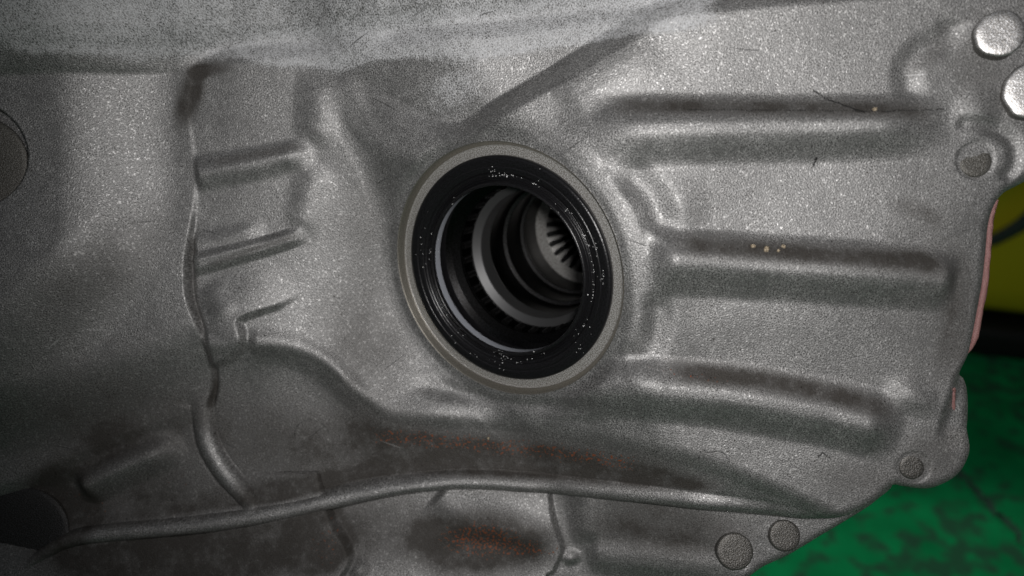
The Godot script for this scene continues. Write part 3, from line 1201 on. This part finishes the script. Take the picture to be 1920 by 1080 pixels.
# ------------------------------------------------------------------ pins and bolts
# a round pin on the face: depth measured out of the face, with a bevelled rim and a slightly uneven top
func pin(called: String, label: String, category: String, u: float, v: float, radius: float, proud: float, mat: Material, lean: Vector2, group := "", sunk := 6.0, seed_ := 1, rag := 0.03, on: Relief = null, lift := 0.0):
	var r := on if on else face
	var c := at(u, v, lift)
	for i in 4:
		c = Vector2((u - 960.0) * 0.15, (540.0 - v) * 0.15) * (1.0 - (r.height(c.x, c.y) + proud) / DIST)
	c -= lean * proud
	var z := r.height(c.x, c.y)
	var out := Vector3(lean.x, lean.y, 1.0).normalized()
	var right := Vector3.RIGHT.slide(out).normalized()
	var b := Basis(right, out, right.cross(out))
	var o := thing(called, label, category, home * Transform3D(b, Vector3(c.x, c.y, z) * MM), group)
	var n := noise(seed_, 0.5, 2)
	var st := SurfaceTool.new()
	st.begin(Mesh.PRIMITIVE_TRIANGLES)
	var shank := SurfaceTool.new()
	shank.begin(Mesh.PRIMITIVE_TRIANGLES)
	var prof := [Vector2(1.0, -sunk), Vector2(1.0, proud - 0.45), Vector2(0.97, proud - 0.15), Vector2(0.90, proud), Vector2(0.6, proud + 0.06), Vector2(0.3, proud + 0.02), Vector2(0.0, proud + 0.05)]
	var seg := 56
	var grid := []
	for k in prof.size():
		var ring := []
		for i in seg:
			var a := TAU * i / seg
			var w := 1.0 + rag * n.get_noise_2d(cos(a) * 2.5, sin(a) * 2.5)
			var rr: float = prof[k].x * radius * w
			ring.append(Vector3(cos(a) * rr, prof[k].y + (0.04 * n.get_noise_2d(cos(a) * rr * 2.0, sin(a) * rr * 2.0) if k >= 3 else 0.0), sin(a) * rr) * MM)
		grid.append(ring)
	for k in prof.size() - 1:
		for i in seg:
			var j := (i + 1) % seg
			for p in [grid[k][i], grid[k][j], grid[k + 1][j], grid[k][i], grid[k + 1][j], grid[k + 1][i]]:
				if k >= 1:
					st.set_smooth_group(0)
					st.add_vertex(p)
				else:
					shank.set_smooth_group(0)
					shank.add_vertex(p)
	st.generate_normals()
	part("head", st.commit(), mat, o)
	shank.generate_normals()
	part("shank", shank.commit(), M.dull, o)
	return o

func build_bolts():
	pin("bolt", "shiny worn steel bolt end near the top edge of the flange, all of it showing", "bolt", 1890, 54, 5.6, 4.6, M.bright, Vector2(-0.30, -0.05), "bright bolts in the flange corner", 6.0, 3, 0.05)
	pin("bolt", "shiny worn steel bolt end on the flange edge, cut off by the picture's side", "bolt", 1958, 162, 7.2, 4.4, M.bright, Vector2(-0.32, -0.04), "bright bolts in the flange corner", 6.0, 9, 0.05)
	pin("dowel_pin", "flat round pin set flush in the flange below the two shiny bolts", "pin", 1843, 298, 4.1, 0.1, M.stud, Vector2(-0.1, 0.0), "", 3.0, 5, 0.01)
	pin("dowel_pin", "dark round pin off centre in its hole on the corner lug", "pin", 1722, 881, 3.3, 0.2, M.dull, Vector2(-0.1, 0.0), "", 3.0, 6, 0.01)
	pin("stud", "wide flat stud at the edge of the picture below the blurred upper housing", "stud", -58, 300, 13.2, 2.0, M.stud, Vector2(0.2, -0.1), "", 12.0, 7, 0.01)
	pin("stud", "dark stud beside the end of the rim in the lower corner", "stud", 20, 1012, 14.4, 3.0, M.grime, Vector2(0.1, 0.1), "", 16.0, 8, 0.01)
	pin("flange_bolt", "round dark bolt head on the lower flange, larger of the two", "bolt", 1385, 1042, 5.2, 2.4, M.dull, Vector2(-0.05, 0.15), "bolts on the lower flange", 6.0, 11, 0.02, lower, -12.0)
	pin("flange_bolt", "round dark bolt head partly under the rim, smaller of the two on the lower flange", "bolt", 1480, 1012, 4.4, 1.8, M.dull, Vector2(-0.05, 0.15), "bolts on the lower flange", 6.0, 12, 0.02, lower, -12.0)

# ------------------------------------------------------------------ floor and background
func build_floor():
	var w := 1024
	var h := 1024
	var blot := field(51, 0.006, 4, w, h)
	var speck := field(52, 0.05, 3, w, h)
	var streak := field(53, 0.02, 3, w, h)
	var px := PackedByteArray()
	px.resize(w * h * 3)
	for m in w * h:
		var k := clampf((speck[m] / 255.0 - 0.50) * 3.6 + (blot[m] / 255.0 - 0.5) * 2.2, 0.0, 1.0) * 0.85
		var t := 0.8 + 0.5 * (streak[m] / 255.0 - 0.5)
		var c := Color(0.006 * t, 0.47 * t, 0.15 * t).lerp(Color(0.04, 0.13, 0.08), k).linear_to_srgb()
		px[m * 3] = int(c.r * 255.0)
		px[m * 3 + 1] = int(c.g * 255.0)
		px[m * 3 + 2] = int(c.b * 255.0)
	var fm := StandardMaterial3D.new()
	fm.resource_name = "green_floor_paint"
	fm.albedo_texture = tex(w, h, px, Image.FORMAT_RGB8)
	fm.roughness = 0.85
	fm.metallic_specular = 0.25
	fm.uv1_scale = Vector3(8, 8, 1)
	var pl := PlaneMesh.new()
	pl.size = Vector2(8, 8)
	var o := MeshInstance3D.new()
	o.name = "floor"
	o.mesh = pl
	o.material_override = fm
	add_child(o)
	tag(o, "green painted workshop floor with scuffs and a dark crack", "floor", "", "structure")
	# the crack in the paint
	var st := SurfaceTool.new()
	st.begin(Mesh.PRIMITIVE_TRIANGLES)
	var rng := RandomNumberGenerator.new()
	rng.seed = 4
	var a := floor_at(1800, 880)
	var b := floor_at(1960, 1050)
	var prev := []
	for k in 40:
		var t := -0.1 + k / 32.0
		var p := a.lerp(b, t) + Vector3(rng.randf_range(-0.003, 0.003), 0.0006, rng.randf_range(-0.003, 0.003))
		var wd := rng.randf_range(0.0008, 0.003)
		var cur := [p + Vector3(-wd, 0, wd * 0.3), p + Vector3(wd, 0, -wd * 0.3)]
		if k:
			for c in [prev[0], prev[1], cur[1], prev[0], cur[1], cur[0]]:
				st.add_vertex(c)
		prev = cur
	st.generate_normals()
	part("crack", st.commit(), metal("crack_dirt", lin(0.05, 0.10, 0.09), 0.0, 0.8, 0.0, 1.0), o)

# where a line of sight through a plan position meets the floor
func floor_at(u: float, v: float) -> Vector3:
	var d := home.basis * Vector3((u - 960.0) * 0.15, (540.0 - v) * 0.15, -DIST)
	var e := home * Vector3(0, 0, DIST * MM)
	return e + d * (-e.y / d.y)

func build_background():
	var base := floor_at(1918, 652)
	var o := thing("jerry_can", "yellow plastic can with a dark strap standing on the floor behind the case", "container", Transform3D(Basis(Vector3.UP, -0.25), base + Vector3(0.06, 0, -0.06)))
	part("base", rounded_box(Vector3(0.30, 0.03, 0.20), 0.008), M.black, o, Transform3D(Basis(), Vector3(0, 0.015, 0)))  # black slab in place of the shadow under the can
	part("body", rounded_box(Vector3(0.29, 0.42, 0.19), 0.03), M.yellow, o, Transform3D(Basis(), Vector3(0, 0.245, 0)))
	var st := SurfaceTool.new()
	st.begin(Mesh.PRIMITIVE_TRIANGLES)
	var prev := []
	for k in 24:
		var t := k / 23.0
		var c := Vector3(-0.13 + 0.055 * sin(t * 2.6), 0.24 - 0.13 * t, 0.102 + 0.016 * sin(PI * t))
		var cur := []
		for i in 8:
			var a := TAU * i / 8
			cur.append(c + Vector3(cos(a) * 0.008, 0, sin(a) * 0.005))
		if k:
			for i in 8:
				var j := (i + 1) % 8
				for p in [prev[i], prev[j], cur[j], prev[i], cur[j], cur[i]]:
					st.set_smooth_group(0)
					st.add_vertex(p)
		prev = cur
	st.generate_normals()
	part("strap", st.commit(), M.strap, o)

func rounded_box(size: Vector3, r: float) -> ArrayMesh:
	var st := SurfaceTool.new()
	st.begin(Mesh.PRIMITIVE_TRIANGLES)
	var n := 10
	for ax in 3:
		for sgn in [-1.0, 1.0]:
			for i in n:
				for j in n:
					var q := []
					for c in [[i, j], [i + 1, j], [i + 1, j + 1], [i, j + 1]]:
						var p := Vector3()
						p[ax] = sgn
						p[(ax + 1) % 3] = warp(c[0], n)
						p[(ax + 2) % 3] = warp(c[1], n)
						var full := p * size * 0.5
						var core := full.clamp(-size * 0.5 + Vector3.ONE * r, size * 0.5 - Vector3.ONE * r)
						var dd := (full - core)
						q.append(core + (dd.normalized() * r if dd.length() > 0.0 else dd))
					var order := [0, 1, 2, 0, 2, 3] if sgn < 0.0 else [0, 2, 1, 0, 3, 2]
					for c in order:
						st.set_smooth_group(0)
						st.add_vertex(q[c])
	st.generate_normals()
	return st.commit()

func warp(i: int, n: int) -> float:
	# more steps near the edges, where the rounding is
	var t := float(i) / n * 2.0 - 1.0
	return signf(t) * (1.0 - pow(1.0 - absf(t), 2.0))

func build_crumbs():
	var n := noise(91, 0.9, 2)
	var spots := [[1413, 461, 0.7], [1437, 467, 0.95], [1471, 462, 0.65], [1459, 470, 0.5], [914, 831, 0.5], [1640, 205, 0.7]]
	var words := ["small pale crumb at the near end of the row on the middle rib", "largest pale dirty crumb on top of the middle rib", "tan crumb at the far end of the row on the middle rib", "smallest brown crumb in the row on the middle rib", "tiny white chip in the rusty channel below the seal", "tan flake in the crack above the top rib"]
	for k in spots.size():
		var c := at(spots[k][0], spots[k][1])
		var z := face.height(c.x, c.y)
		var st := SurfaceTool.new()
		st.begin(Mesh.PRIMITIVE_TRIANGLES)
		var ball := SphereMesh.new()
		ball.radial_segments = 9
		ball.rings = 5
		ball.radius = 1.0
		ball.height = 2.0
		var arr := ball.get_mesh_arrays()
		var vs: PackedVector3Array = arr[Mesh.ARRAY_VERTEX]
		for i in vs.size():
			vs[i] = vs[i].clamp(Vector3.ONE * -0.72, Vector3.ONE * 0.72) * (1.0 + 0.5 * n.get_noise_3d(vs[i].x * 2.0 + k * 9.0, vs[i].y * 2.0, vs[i].z * 2.0)) * Vector3(1.1, 0.8, 0.8) * float(spots[k][2]) * MM
		arr[Mesh.ARRAY_VERTEX] = vs
		var me := ArrayMesh.new()
		me.add_surface_from_arrays(Mesh.PRIMITIVE_TRIANGLES, arr)
		var o := thing("dirt_crumb", words[k], "crumb", home * Transform3D(Basis(Vector3.BACK, k * 1.3), Vector3(c.x, c.y, z + 0.35 * float(spots[k][2])) * MM), "crumbs lying on the case")
		part("grain", me, M.crumb, o)
